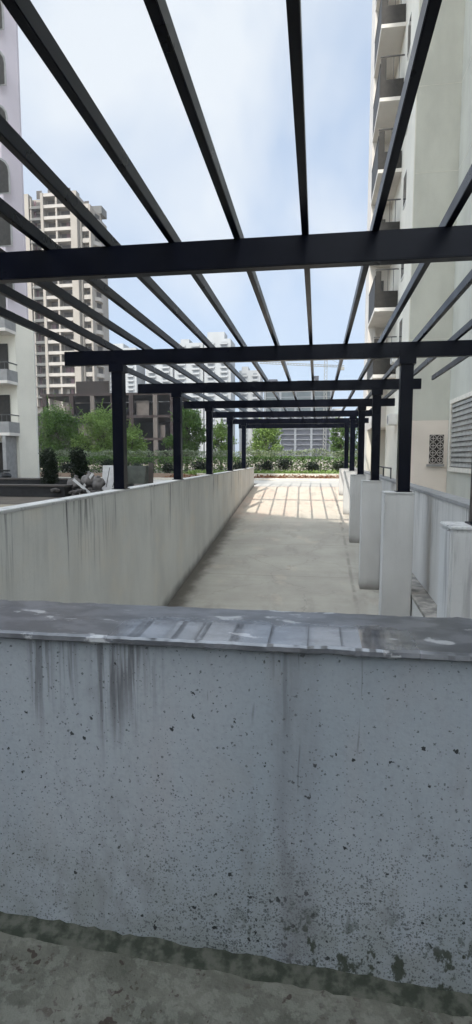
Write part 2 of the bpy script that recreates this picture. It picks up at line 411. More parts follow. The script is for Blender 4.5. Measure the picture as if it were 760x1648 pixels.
# ------------------------------------------------------------------ setting
def quads(bm, rects, z=0.):
    for x0, y0, x1, y1 in rects:
        v = [bm.verts.new(p) for p in ((x0, y0, z), (x1, y0, z), (x1, y1, z), (x0, y1, z))]; bm.faces.new(v)
bm = bmesh.new()
FAR = 4000
quads(bm, [(-FAR, -FAR, XL - .1, FAR), (1.9, -FAR, FAR, FAR), (XL - .1, 29.4, 1.9, FAR), (XL - .1, -FAR, 1.9, -8)])
struct('ground', bm, 'ground_dirt')
def fz(x): return .004 - .047 * (x + 1.05)      # the floor falls a little to the right
bm = bmesh.new(); prism(bm, [(XL - .2, -8), (2.2, -8), (2.2, 1.70), (XL - .2, 1.70)], -.5, [fz(XL - .2), fz(2.2), fz(2.2), fz(XL - .2)])
struct('floor', bm, 'floor')
bm = bmesh.new()   # paved apron in front of the hedge and behind the side walls
quads(bm, [(-40, 20, XL - .18, 37.0), (2.0, 4, 4.49, 37.0), (XL - .18, 29.4, 2.0, 37.0)], .004)
struct('pavement', bm, 'paving')
bm = bmesh.new(); quads(bm, [(-22, 17, XL - .18, 32.5)], .008)  # dark sheet: shade behind the left wall put into the ground colour
struct('soil_and_shade', bm, 'shaded_soil')
bm = bmesh.new()
n = 60
pr = [(-1.0 + (28.0 + 1.0) * i / n, None) for i in range(n + 1)]
prof = [(y, rz(y)) for y, _ in pr] + [(28.5, .035), (29.0, .03), (29.45, .006)]
rows = []
for y, z in prof: rows.append([bm.verts.new((x, y, z)) for x in (XL - .1, -1, XR + .1)])
for a, b in zip(rows, rows[1:]):
    for i in range(2): bm.faces.new((a[i], a[i+1], b[i+1], b[i]))
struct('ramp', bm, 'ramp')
# far kerb, bed and second kerb
struct('kerb', B(((-40, 37.0, 0), (12, 37.22, .14))), 'kerb_white', .01)
struct('flower_bed', B(((-40, 37.22, -.05), (12, 50, .06))), 'soil_and_shade')
struct('kerb', B(((-9.5, 43.0, .05), (12, 43.18, .28))), 'kerb_white', .01)

# ------------------------------------------------------------------ near wall
W = thing('parapet_wall', 'blue grey mildew speckled wall across the foreground with worn cement coping', 'wall', (0, 1.8, 0))
obj('wall_body', B(((-6, YN0, -3.4), (4, YN1, 1.02))), 'near_wall', W)
# coping: a strip with ragged edges
bm = bmesh.new()
xs = [-6 + i * .02 for i in range(501)]
def rag(x, k, a): return noise.noise(Vector((x * 9, k, 0))) * a + noise.noise(Vector((x * 31, k, 3))) * a * .6
top = []
for x in xs:
    fy = YN0 - .035 + rag(x, 1, .008); by = YN1 + .02 + rag(x, 5, .016)
    zt = 1.04 + rag(x, 9, .0008)
    pts = [(fy + .004, 1.016 + rag(x, 13, .005)), (fy - .002, 1.022), (fy + .002, 1.034), (fy + .012, zt), ((fy + by) / 2, zt + .001), (by - .015, zt - .001), (by, 1.03 + rag(x, 17, .008)), (by, 1.0215)]
    top.append([bm.verts.new((x, y, z)) for y, z in pts])
for a, b in zip(top, top[1:]):
    for i in range(len(a)):
        j = (i + 1) % len(a); bm.faces.new((a[i], b[i], b[j], a[j]))
bm.faces.new(top[0]); bm.faces.new(top[-1][::-1])
obj('coping', bm, 'coping', W, smooth=False)
# mortar fillet along the foot
bm = bmesh.new(); rows = []
for i in range(301):
    x = -4 + i * .025
    k = rag(x, 21, .028); q = rag(x, 27, .022)
    rows.append([bm.verts.new((x, y, z + fz(x))) for y, z in ((YN0 + .01, .018 + k * .5), (YN0 - .003, .016 + k * .5), (YN0 - .022, .010 + k * .2), (YN0 - .060 + q * .6, .0065), (YN0 - .066 + q * .6, -.01))])
for a, b in zip(rows, rows[1:]):
    for i in range(4): bm.faces.new((a[i], a[i+1], b[i+1], b[i]))
obj('mortar_fillet', bm, 'mortar', W, smooth=True)

# ------------------------------------------------------------------ left wall
W = thing('ramp_wall', 'long pale streaked wall along the left edge of the sloping ramp', 'wall', (XL - .1, 2, 0))
bm = bmesh.new()
ys = [YN1 + .003, YE]
prism(bm, [(XL - .2, ys[0]), (XL, ys[0]), (XL, ys[1]), (XL - .2, ys[1])], [-3.2, -3.2, -.3, -.3], 1.0)
obj('wall_body', bm, 'ramp_wall', W)
obj('coping', B(((XL - .225, YN1 + .03, 1.001), (XL + .012, YE + .01, 1.04))), 'parapet', W, .008)

# ------------------------------------------------------------------ right side of the ramp
PX = 1.365
PY = [4.7, 9.0, 13.3, 17.6, 21.9, 26.2]
LY = [4.7, 9.1, 13.1, 17.1, 21.3, 25.4]
BY = [4.7, 9.1, 13.3, 17.6, 21.9, 26.2, 30.3]
lw = thing('infill_wall', 'low sloping white infill wall linking the square pedestals beside the ramp', 'wall', (1.6, 2, 0))
bm = bmesh.new(); h = 1.5
YL = 24.2
prism(bm, [(XR, 2.0), (1.795, 2.0), (1.795, YL), (XR, YL)], [-3.2, -3.2, -1, -1], [-.75, -.75, -.36, -.36])
obj('wall_body', bm, 'pedestal', lw)
bm = bmesh.new(); prism(bm, [(XR - .012, 2.0), (1.796, 2.0), (1.796, YL), (XR - .012, YL)], [-.748] * 2 + [-.358] * 2, [-.70] * 2 + [-.31] * 2)
obj('sloping_ledge', bm, 'ledge_cement', lw)
W = thing('parapet_wall', 'grey weathered parapet behind the pedestals at the right of the ramp', 'wall', (1.9, 2, 0))
obj('wall_body', B(((1.8, 1.96, -3.2), (1.98, 30.5, .98))), 'parapet', W)
obj('coping', B(((1.775, 1.99, .981), (2.03, 30.55, 1.035))), 'trim_grey', W, .008)
which = ['nearest pedestal, cut by the right edge of the photo', 'pedestal carrying the wide dark post in front of the grey facade', 'third pedestal from the camera, just left of the wide dark post',
         'fourth pedestal from the camera, a narrow strip beside the sunlit patch', 'fifth pedestal from the camera at the near end of the sunlit patch', 'farthest pedestal at the top of the ramp']
for i, y in enumerate(PY):
    t = thing('pedestal', 'tall white square ' + which[i], 'pedestal', (PX, y, rz(y)), 'square pedestals along the right of the ramp')
    bm = bmesh.new(); z0 = rz(y) - .15
    bx(bm, (1.06, y - .20, z0), (1.515, y + .20, 1.02)); obj('shaft', bm, 'pedestal', t, .02)
    bm = bmesh.new(); bx(bm, (1.058, y - .202, 1.021), (1.517, y + .202, 1.045)); obj('cap', bm, 'pedestal', t, .008)

# ------------------------------------------------------------------ pergola
P = thing('pergola', 'long dark steel pergola of posts, cross beams and rafters over the ramp', 'pergola', (-1, 17, 1.04))
ZB0, ZB1 = 3.15, 3.385
for i, y in enumerate(BY):
    x0, x1 = (-4.3, 2.35)
    if i == 0: x0, x1 = -4.6, 2.9
    if i == 1: x1 = 2.75
    if i == 2: x0 = -4.4
    bm = B(((x0, y - .055, ZB0), (x1, y + .055, ZB1)))
    obj('beam', bm, 'steel', P, .006)
for k in range(-7, 6):
    x = -.12 + .556 * k
    if i == 0: continue
    y1 = 30.9 if k < 5 else 13.6
    obj('rafter', B(((x - .027, -2.6, ZB1 + .001), (x + .027, y1, ZB1 + .105))), 'steel', P, .004)
def post(x, y):
    o = obj('post', B(((x - .095, y - .095, 1.046), (x + .095, y + .095, ZB0 - .128))), 'steel', P, .008)
    bm = B(((x - .125, y - .12, ZB0 - .13), (x + .125, y + .12, ZB0 - .003)))
    obj('bracket', bm, 'steel', o, .003)
    bm = B(((x - .12, y - .12, 1.045), (x + .12, y + .12, 1.057)))
    obj('base_plate', bm, 'steel', o)
for y in PY: post(PX, y)
for y in LY: post(XL - .11, y)

# ------------------------------------------------------------------ right building
XW = 4.5; YB = 20.0; XC = 3.1
G = thing('apartment_block', 'white and grey apartment block with stacked balconies at the right of the ramp', 'building', (8, 24, 0))
obj('wall', B(((XW, -3, 0), (16, YB + .2, 46))), 'facade_grey', G, label='near wing of plain grey wall')
obj('wall', B(((XC, YB, 2.86), (16, 21.6, 46))), 'facade_grey', G, label='grey wall above the pink lower wall')
obj('wall', B(((XC + .01, YB - .004, 0), (XW - .003, YB + .6, 2.855))), 'facade_pink', G, label='pinkish wall with the pierced screen')
obj('lit_side', B(((XC - .03, YB + .012, 2.9), (XC - .001, 21.6, 46))), 'facade_white', G)  # white slab: the brighter, sky-lit side of the grey block put into colour
obj('wall', B(((XC + .12, 21.602, 0), (XC + .54, 27, 46))), 'facade_white', G)
obj('wall', B(((2.62, 27.0, 3.0), (14, 33, 46))), 'soffit', G)
obj('wall', B(((XC + .541, 21.61, 0), (14, 26.99, 46))), 'facade_grey', G)
obj('wall', B(((2.6, 30.0, 0), (13.9, 32.9, 2.99))), 'facade_white', G)
bm = bmesh.new()
for k in range(14):
    z = 5.6 + 2.71 * k
    obj('plaster_band', B(((XC + .01, YB - .006, z), (XW - .006, YB - .001, z + .008)), ((XW - .006, -2.9, z), (XW - .001, YB - .006, z + .008))), 'facade_white', G)
# pierced screen: diagonal lattice
jx0, jx1, jz0, jz1 = 3.88, 4.36, 1.36, 2.36
s = obj('pierced_screen', B(((jx0, YB - .012, jz0), (jx1, YB - .006, jz1))), 'jali_dark', G)
bm = bmesh.new()
nx, nz = 2, 4; dx = (jx1 - jx0) / nx; dz = (jz1 - jz0) / nz
for i in range(nx):
    for j in range(nz):
        cx, cz = jx0 + dx * (i + .5), jz0 + dz * (j + .5)
        for k in range(8):
            a0 = math.pi * 2 * k / 8; a1 = a0 + math.pi / 4
            r = dx * .46
            p0 = Vector((cx + r * math.cos(a0), YB - .03, cz + r * math.sin(a0))); p1 = Vector((cx + r * math.cos(a1), YB - .03, cz + r * math.sin(a1)))
            tube(bm, p0, p1, .013, n=4)
        tube(bm, (cx - dx * .3, YB - .03, cz), (cx + dx * .3, YB - .03, cz), .012, n=4)
        tube(bm, (cx, YB - .03, cz - dz * .3), (cx, YB - .03, cz + dz * .3), .012, n=4)
obj('lattice', bm, 'jali_stone', s)
obj('ledge', B(((jx0 - .08, YB - .10, jz0 - .1), (jx1 + .02, YB - .004, jz0 - .02))), 'trim_grey', G)
# windows in the near wing: frames proud of the wall with louvred panes
def wing_window(y0, y1, z0, z1):
    x = XW
    f = obj('window', B(((x - .10, y0 - .12, z0 - .14), (x - .001, y0, z1 + .14)), ((x - .10, y1, z0 - .14), (x - .001, y1 + .12, z1 + .14)),
                        ((x - .10, y0 + .001, z1), (x - .001, y1 - .001, z1 + .14)), ((x - .10, y0 + .001, z0 - .14), (x - .001, y1 - .001, z0))), 'kerb_white', G, .006)
    obj('pane', B(((x - .02, y0 + .002, z0 + .002), (x - .004, y1 - .002, z1 - .002))), 'glass', f)
    bm = bmesh.new(); n = int((z1 - z0) / .16)
    for k in range(n):
        z = z0 + (k + .5) * (z1 - z0) / n
        bx(bm, (x - .06, y0 + .01, z - .05), (x - .035, y1 - .01, z + .035))
        m_ = int((y1 - y0) / .16)
        for j in range(m_):
            yy = y0 + (j + .5) * (y1 - y0) / m_
            bx(bm, (x - .055, yy - .03, z + .037), (x - .04, yy + .03, z + .078))
    obj('louvre', bm, 'louvre_grey', f)
wing_window(14.2, 19.35, 1.25, 3.35)
for fl in range(1, 6):
    wing_window(14.2, 16.8, 1.9 + 3 * fl + .6, 3.2 + 3 * fl + .6)
# balconies
for fl in range(1, 14):
    z = 2.2 + 2.71 * fl - .02          # underside of the slab
    b = obj('balcony', B(((2.28, 24.0, z), (XC + .118, 26.998, z + .14)), ((2.28, 26.85, z - 1.3), (2.618, 26.998, z - .001))), 'soffit', G)
    bm = B(((2.30, 24.0, z + .141), (XC + .1, 24.05, z + .80)), ((2.30, 24.001, z + .801), (2.52, 24.049, z + 1.6)), ((2.28, 24.1, z + .141), (2.33, 26.84, z + 1.35)))
    obj('railing_panel', bm, 'dark_rail', b)
    bm = bmesh.new()
    bx(bm, (2.28, 24.0, z + 1.64), (XC + .11, 24.04, z + 1.68)); bx(bm, (2.27, 24.06, z + 1.4), (2.33, 26.84, z + 1.45))
    bx(bm, (2.78, 24.01, z + .801), (2.80, 24.03, z + 1.639)); bx(bm, (3.0, 24.01, z + .801), (3.02, 24.03, z + 1.639))
    obj('railing', bm, 'thin_rail', b)
    d = obj('balcony_door', B(((2.72, 26.95, z + .15), (2.95, 26.998, z + 2.1))), 'thin_rail', b)
    f = obj('window', B(((XC + .09, 22.0, z + .9), (XC + .118, 23.2, z + 2.1))), 'white_paint', G)
    obj('pane', B(((XC + .08, 22.07, z + .97), (XC + .089, 23.13, z + 2.03))), 'green_film' if fl > 7 else 'glass', f)
for z, y, lab in ((5.3, 22.6, 'white box standing in for a sunlit spot on the facade, the upper of two'), (2.9, 23.2, 'white box standing in for a sunlit spot on the facade, the lower of two')):
    t = thing('sunlit_spot_box', lab, 'sunlit spot', (XC - .1, y, z), 'boxes for sunlit spots on the facade')
    obj('box_body', B(((XC - .22, y, z), (XC + .118, y + .7, z + .45))), 'white_paint', t, .02)  # white box added where a sunlit spot shows on the wall
    bm = bmesh.new(); tube(bm, (XC - .23, y + .35, z + .22), (XC - .221, y + .35, z + .22), .17, n=20); obj('box_disc', bm, 'trim_grey', t)
# small handrail on the far parapet
t = thing('handrail', 'thin dark metal handrail standing on the far end of the right parapet', 'railing', (1.9, 16, 1.04))
bm = bmesh.new()
tube(bm, (1.9, 14.6, 1.30), (1.9, 19.5, 1.30), .022)
for y in (14.6, 16.2, 17.8, 19.5): tube(bm, (1.9, y, 1.035), (1.9, y, 1.30), .018)
obj('rail', bm, 'thin_rail', t)

# ------------------------------------------------------------------ unseen towers behind the camera, shaped and placed to shade ramp and facades
t = thing('residential_tower', 'unseen cream tower masses behind the camera, shaped to shade the ramp', 'building', (0, -14, 0))
for pts, z1 in (([(-28, -22), (-12.1, -28), (-12.1, -19.05), (-28, -11.35)], 49.3),
                ([(-60, -48), (-30.5, -48), (-30.5, -29), (-60, -29)], 104),
                ([(-17.35, -48), (-12, -48), (-12, -35.3), (-17.35, -35.3)], 106),
                ([(-11.99, -48), (-1, -48), (-1, -36), (-11.99, -36)], 66)):
    bm = bmesh.new(); prism(bm, pts, 0, z1); obj('wall', bm, 'facade_white', t)
bm = bmesh.new()
for fl in range(0, 20):
    for k in range(5): bx(bm, (-11.4 + k * 2.1, -35.99, fl * 3 + .9), (-10.2 + k * 2.1, -35.95, fl * 3 + 2.3))
o = obj('window', bm, 'glass', t); o['kind'] = 'stuff'
t = thing('unseen_shade_wall', 'plain grey unseen wall added behind the camera to shade the foreground', 'wall', (0, -2.6, 0))
obj('wall_body', B(((-7, -2.7, -.3), (3.2, -2.5, 2.5))), 'parapet', t)  # unseen wall, added to darken the near wall and floor
obj('coping', B(((-7.04, -2.74, 2.502), (3.24, -2.46, 2.56))), 'trim_grey', t, .01)

# ------------------------------------------------------------------ left building
def arch(bm, x0, x1, y, z0, z1, th):
    """round-topped panel"""
    r = (x1 - x0) / 2; cx = (x0 + x1) / 2; pts = [(x0, z0), (x1, z0)]
    for k in range(9):
        a = math.pi * k / 8; pts.append((cx + r * math.cos(a), z1 - r + r * math.sin(a)))
    A = [bm.verts.new((p[0], y, p[1])) for p in pts]; Bk = [bm.verts.new((p[0], y + th, p[1])) for p in pts]
    bm.faces.new(A); bm.faces.new(Bk[::-1])
    for i in range(len(pts)):
        j = (i + 1) % len(pts); bm.faces.new((A[i], Bk[i], Bk[j], A[j]))
G = thing('apartment_block', 'lilac and white apartment block with arched openings at the left edge', 'building', (-20, 32, 0))
for z0, z1, e, mt in ((9.2, 48, 0, 'facade_lilac'), (0, 9.198, .02, 'facade_white')):
    xr = -16.2 - (.35 if z0 else 0)
    bm = bmesh.new(); prism(bm, [(-42, 29 + e), (xr - .45, 29 + e), (xr, 30.2), (xr - .5, 31.3), (xr - 7, 41), (-42, 41)], z0, z1); obj('wall', bm, mt, G)
for k in range(12):
    z = 10.3 + 2.72 * k
    bm = bmesh.new(); arch(bm, -18.1, -16.55, 28.98, z, z + 1.9, .03); f = obj('window', bm, 'trim_grey', G)
    bm = bmesh.new(); arch(bm, -18.0, -16.65, 28.965, z + .06, z + 1.8, .012); obj('pane', bm, 'dark_rail', f)
for k, z in enumerate((2.75, 5.55, 8.3)):
    b = obj('balcony', B(((-22, 27.9, z), (-16.55, 29.0, z + .16))), 'soffit', G)
    obj('railing_panel', B(((-22, 27.9, z + .161), (-16.56, 27.95, z + .75)), ((-16.6, 27.955, z + .161), (-16.56, 28.99, z + .75))), 'trim_grey', b)
    bm = B(((-22, 27.89, z + 1.1), (-16.55, 27.95, z + 1.16)), ((-16.62, 27.96, z + 1.1), (-16.56, 28.99, z + 1.16)))
    for i in range(18): bx(bm, (-16.7 - i * .3, 27.905, z + .751), (-16.67 - i * .3, 27.935, z + 1.099))
    obj('railing', bm, 'thin_rail', b)
    obj('balcony_door', B(((-20, 28.96, z + .17), (-17.1, 29.018, z + 2.3))), 'dark_rail', b)
obj('wall', B(((-17.0, 27.9, 0), (-16.8, 29.0, 2.74))), 'trim_grey', G)
obj('entrance', B(((-22, 28.9, 0), (-17.02, 29.0, 2.4))), 'jali_dark', G)


# ------------------------------------------------------------------ tall cream tower
def flat_part(name, boxes, mat, parent): return obj(name, B(*boxes), mat, parent)
T = thing('residential_tower', 'tall cream residential tower of stacked balconies behind the left trees', 'building', (-72, 158, 0))
YT = 150
obj('wall', B(((-81.4, YT + 2, 14), (-66.3, 172, 73.5))), 'far_cream', T)
bm = bmesh.new(); prism(bm, [(-66.28, YT + 3), (-63.4, YT + 3), (-62.2, YT + 7), (-68, 176), (-66.28 - 6, 176), (-66.28, 170)], 14, 70.5); obj('wall', bm, 'far_cream', T)
obj('wall', B(((-84.6, YT + 6, 0), (-81.42, 172, 66))), 'far_grey', T)
obj('stair_head', B(((-76.5, YT + 4, 73.5), (-70.4, 162, 76.6))), 'far_cream', T)
obj('water_tank', B(((-65.6, YT + 6, 70.5), (-61.6, 160, 72.6))), 'far_grey', T)
for x0, x1 in ((-81.6, -80.4), (-76.9, -76.1), (-68.2, -66.3)):
    obj('column', B(((x0, YT - .2, 16), (x1, YT + 2, 74.2))), 'far_cream', T)
for x0, x1 in ((-72.7, -72.2), (-80.1, -79.8)): obj('column', B(((x0, YT + .13, 16), (x1, YT + 1.88, 73))), 'far_cream', T)
for x0, x1 in ((-66.2, -65.7), (-63.5, -63.0)):
    obj('column', B(((x0, YT + 1.2, 16), (x1, YT + 3, 71))), 'far_cream', T)
obj('cladding', B(((-80.3, YT + 1.7, 16), (-79.2, YT + 1.99, 73))), 'far_mauve', T)
obj('shaft', B(((-66.27, YT + 2.2, 16), (-66.0, YT + 2.99, 71))), 'far_dark', T)
b0 = w0 = None
nfl = 18
for k in range(nfl + 1):
    z = 18.6 + 3.05 * k
    if b0 is None:
        b0 = obj('balcony', B(((-76.1, YT, z - .25), (-68.2, YT + 2, z)), ((-76.1, YT, z), (-68.2, YT + .12, z + .62))), 'far_rail', T)
        c0 = obj('balcony', B(((-80.4, YT, z - .25), (-76.9, YT + 2, z)), ((-80.4, YT + .2, z), (-76.9, YT + .32, z + .55))), 'far_grey', T)
        d0 = obj('balcony', B(((-65.6, YT + 1.6, z - .25), (-63.5, YT + 3, z)), ((-65.6, YT + 1.6, z), (-63.5, YT + 1.7, z + .95))), 'far_rail', T)
        w = [obj('window', B(((x, YT + 1.9, z + .1), (x + wd, YT + 1.99, z + 2.5))), 'far_dark', T) for x, wd in ((-75.6, 2.6), (-71.8, 2.9))]
        e0 = obj('window', B(((-65.3, YT + 2.9, z + .1), (-64, YT + 2.99, z + 2.2))), 'far_dark', T)
        g0 = obj('window', B(((-79.0, YT + 1.9, z + .1), (-77.4, YT + 1.99, z + 2.3))), 'far_dark', T)
    else:
        off = (0, 0, 3.05 * k)
        for s in [b0] + w[:2] + [g0]: copy_part(s, T, off)
        if k < nfl: 
            for s in (c0, d0, e0): copy_part(s, T, off)
s0 = w0_ = None
for k in range(17):
    z = 18.6 + 3.05 * k
    if k == 0:
        bm = bmesh.new(); d = Vector((1.2, 4.0)).normalized(); nn = Vector((d.y, -d.x)); c0_ = Vector((-63.3, YT + 3.2))
        pts = [c0_ + d * (4.0 * q / 8) + nn * (.9 * math.sin(math.pi * q / 8)) for q in range(9)]
        prism(bm, pts, z - .25, z + .85); s0 = obj('balcony', bm, 'far_rail', T)
        bm = bmesh.new(); prism(bm, [c0_ + d * 1.2 - nn * .2, c0_ + d * 1.2 + nn * .06, c0_ + d * 3.2 + nn * .06, c0_ + d * 3.2 - nn * .2], z + .9, z + 2.5); w0_ = obj('window', bm, 'far_dark', T)
    else:
        copy_part(s0, T, (0, 0, 3.05 * k)); copy_part(w0_, T, (0, 0, 3.05 * k))
obj('podium', B(((-86, YT + 1, 0), (-58, 178, 13.9))), 'raw_dark', T)

rnd = random.Random(11)
for k in range(26):    # curtains, washing and closed shutters on some of the balconies
    fl = rnd.randrange(nfl); z = 18.6 + 3.05 * fl; x = rnd.choice((-75.5, -74.2, -71.7, -70.3))
    obj('curtain', B(((x, YT + 1.80, z + rnd.choice((.3, .9))), (x + rnd.uniform(.6, 1.3), YT + 1.86, z + 2.4))), rnd.choice(('far_rail', 'far_grey', 'far_mauve')), T)

# ------------------------------------------------------------------ bare concrete frame of a building site
G = thing('concrete_frame_building', 'dark unfinished concrete frame building with open floors behind the trees', 'building', (-43, 116, 0))
YF = 110
for k, z in enumerate((5.0, 9.6, 14.2)):
    obj('floor_slab', B(((-58, YF, z), (-29, YF + 14, z + .5))), 'raw_concrete', G)
obj('wall', B(((-58, YF + 13.4, 0), (-29, YF + 13.9, 14.1))), 'raw_dark', G)
obj('wall', B(((-54, YF + .4, 9.0), (-38.5, YF + .7, 9.58))), 'raw_dark', G)
for x in (-57.5, -51.5, -46.9, -42.5, -38.5, -33.4, -29.8):
    obj('column', B(((x, YF + .01, 0), (x + .9, YF + .9, 14.19))), 'raw_block' if x in (-46.9, -33.4) else 'raw_concrete', G)
for x0, x1, z0, z1 in ((-50.2, -47.6, 5.6, 8.6), (-45.3, -43.4, 5.6, 8.2), (-37.4, -34.6, 10.2, 13.2), (-33.0, -31.2, 5.6, 8.2), (-53, -51.7, 10.2, 12.5)):
    obj('block_wall', B(((x0, YF + 1.2, z0), (x1, YF + 1.5, z1))), 'raw_block', G)
obj('parapet', B(((-50, YF + .2, 14.71), (-42.8, YF + .4, 17.2)),), 'raw_dark', G)

# ------------------------------------------------------------------ hazy towers far away
def far_tower(x0, x1, y, h, lab, steps, seed):
    rnd = random.Random(seed)
    T = thing('apartment_tower', lab, 'building', ((x0 + x1) / 2, y + 10, 0), 'pale towers on the horizon')
    obj('wall', B(((x0, y, 0), (x1, y + 20, h))), 'hazy_tower', T)
    for a, b, z1 in steps:
        obj('roof_block', B(((x0 + (x1 - x0) * a, y + 2, h), (x0 + (x1 - x0) * b, y + 14, h + z1))), 'hazy_tower', T)
    nb = max(2, int((x1 - x0) / 7))
    for i in range(nb):
        bw = (x1 - x0) / nb; cx = x0 + bw * (i + .5)
        obj('bay', B(((cx - bw * .20, y - .02, 3), (cx + bw * .20, y - .01, h - 2))), 'hazy_dark', T)
        bm = bmesh.new(); z = 5
        while z < h - 2: bx(bm, (cx - bw * .28, y - 1.2, z), (cx + bw * .28, y - .03, z + 1.1)); z += 3.1
        o = obj('balcony_stack', bm, 'hazy_tower', T)
    return T
far_tower(-152, -127, 380, 78, 'hazy pale tower seen just right of the left post, leftmost of the distant row', [(.2, .6, 3.5)], 1)
far_tower(-122, -102, 385, 72, 'hazy pale tower second from left in the distant row', [(.3, .8, 3)], 2)
far_tower(-98, -78, 375, 79, 'hazy pale tower left of the tallest one in the distant row', [(.2, .5, 3)], 3)
far_tower(-76, -58, 370, 80, 'hazy pale tower with tall roof block, tallest in the distant row', [(.1, .75, 5)], 4)
far_tower(-55, -40, 390, 62, 'hazy pale tower lowest and rightmost in the distant row', [(.1, .4, 3)], 5)

# ------------------------------------------------------------------ tower under construction with its crane
G = thing('tower_under_construction', 'dark grey netted tower under construction beyond the hedge', 'building', (-12, 340, 0))
obj('core', B(((-31.5, 330, 0), (8.2, 352, 44.5))), 'net_grey', G)
obj('net', B(((-30, 329.0, 26), (7, 329.9, 45.6))), 'net_green', G)
for x in (-31.6, -22.5, -13.5, -4, 7.2):
    obj('column', B(((x, 328.7, 0), (x + 1.3, 331, 45))), 'hazy_dark', G)
for k in range(14): obj('floor_slab', B(((-31.8, 328.85, 2.2 + 3.1 * k), (8.5, 331, 2.6 + 3.1 * k))), 'hazy_dark', G)
for x, wd, h in ((-29, 5, 3), (-12, 7, 2), (-2.5, 3, 4.5)): obj('roof_formwork', B(((x, 332, 44.5), (x + wd, 338, 44.5 + h))), 'net_grey', G)
obj('side_core', B(((9, 334, 0), (15, 348, 30))), 'hazy_tower', G)
K = thing('tower_crane', 'thin tower crane with long jib standing over the netted construction tower', 'crane', (4.4, 328, 0))
bm = bmesh.new()
def truss(bm, a, b, w_, n, r):
    a = Vector(a); b = Vector(b); d = (b - a); u = Vector((0, 0, 1)) if abs(d.normalized().z) < .9 else Vector((1, 0, 0)); v = d.normalized().cross(u)
    cs = [u * w_ + v * w_, u * w_ - v * w_, -u * w_ - v * w_, -u * w_ + v * w_]
    for c in cs: tube(bm, a + c, b + c, r, n=4)
    for i in range(n):
        p = a + d * i / n; q = a + d * (i + 1) / n
        for k in range(4): tube(bm, p + cs[k], q + cs[(k + 1) % 4], r * .7, n=3)
truss(bm, (4.4, 328, 0), (4.4, 328, 58), .8, 26, .14); obj('mast', bm, 'crane_metal', K)
bm = bmesh.new(); truss(bm, (4.4, 328, 54), (-34, 326, 56.5), .5, 22, .1); obj('jib', bm, 'crane_metal', K)
bm = bmesh.new(); truss(bm, (4.4, 328, 54), (15, 328.5, 53.6), .5, 6, .1); bx(bm, (12.5, 327.4, 51.5), (15, 329.4, 53.0)); obj('counter_jib', bm, 'crane_metal', K)
bm = bmesh.new(); tube(bm, (4.4, 328, 59), (-24, 326.6, 56.4), .08, n=4); tube(bm, (4.4, 328, 59), (14, 328.4, 54.2), .08, n=4); obj('tie_bar', bm, 'crane_metal', K)

# ------------------------------------------------------------------ plants
def leaves(bm, centre, rad, n, size, rnd, squash=1.0, up=0.0):
    cx, cy, cz = centre
    for _ in range(n):
        # points thicken towards the shell
        d = Vector((rnd.gauss(0, 1), rnd.gauss(0, 1), rnd.gauss(0, 1))).normalized()
        r = rad * (rnd.random() ** .45)
        r *= 1 + .28 * noise.noise(Vector((d.x * 2.1 + cx, d.y * 2.1 + cy, d.z * 2.1)))
        p = Vector((cx, cy, cz)) + Vector((d.x * r, d.y * r, d.z * r * squash))
        a = Vector((rnd.gauss(0, 1), rnd.gauss(0, 1), rnd.gauss(0, .6) + up)).normalized()
        b = a.cross(Vector((rnd.gauss(0, 1), rnd.gauss(0, 1), rnd.gauss(0, 1)))).normalized()
        s = size * rnd.uniform(.6, 1.3)
        v = [bm.verts.new(p + a * s * .9), bm.verts.new(p + b * s * .42), bm.verts.new(p - a * s * .9), bm.verts.new(p - b * s * .42)]
        bm.faces.new(v)
def make_tree(label, loc, h, wd, mat, seed, n=5200, size=.13, group='trees behind the hedge'):
    rnd = random.Random(seed)
    t = thing('tree', label, 'tree', loc, group)
    bm = bmesh.new(); base = Vector(loc)
    top = base + Vector((rnd.uniform(-.2, .2), 0, h * .62))
    mid = base + Vector((rnd.uniform(-.15, .15), 0, h * .32))
    tube(bm, base - Vector((0, 0, .1)), mid, .14, .10, 8); tube(bm, mid, top, .10, .04, 7)
    cl = []
    nb = 15
    for i in range(nb):
        a = i * 2.4 + rnd.uniform(-.4, .4); f = (i + .5) / nb
        zz = h * (.26 + .66 * f)
        rr = wd * .5 * (1.0 - .75 * abs(f - .35) ** 1.1 * 1.2) * rnd.uniform(.35, .85)
        tip = base + Vector((math.cos(a) * rr, math.sin(a) * rr, zz))
        tube(bm, mid.lerp(top, max(0, f * .9)), tip, .045, .012, 5)
        cl.append((tip, wd * rnd.uniform(.14, .25)))
    obj('trunk', bm, 'bark', t)
    bm = bmesh.new()
    n = int(n * 1.5); tot = sum(c[1] ** 2 for c in cl)
    for tip, r in cl: leaves(bm, tip, r, int(n * r * r / tot), size, rnd, .8)
    for tip, r in cl:   # loose shoots that break the outline
        for _ in range(3):
            d = Vector((rnd.gauss(0, 1), rnd.gauss(0, 1), abs(rnd.gauss(0, 1)) + .4)).normalized()
            for q in range(14): leaves(bm, tip + d * r * (.8 + q * .07), .05, 1, size, rnd)
    obj('crown', bm, mat, t)
    return t
make_tree('dense mid green bushy tree beside the left apartment block', (-29.5, 60, 0), 7.2, 6.4, 'leaf_mid', 1, 7500)
make_tree('bright spiky light green tree between the left block and the first left post', (-24.2, 60, 0), 6.9, 5.6, 'leaf_light', 2, 6500)
make_tree('light green tree showing just right of the first left post', (-20.0, 58, 0), 5.0, 3.6, 'leaf_light', 3, 3000)
make_tree('tall dark green tree between the second and third left posts', (-14.3, 60, 0), 7.1, 4.6, 'leaf_mid', 4, 7500)
make_tree('pale loose young tree left of centre above the hedge', (-10.0, 57, 0), 5.2, 3.4, 'leaf_light', 5, 2600)
make_tree('pale feathery tree in front of the netted tower', (-5.3, 57, 0), 5.0, 4.0, 'leaf_light', 6, 3600)
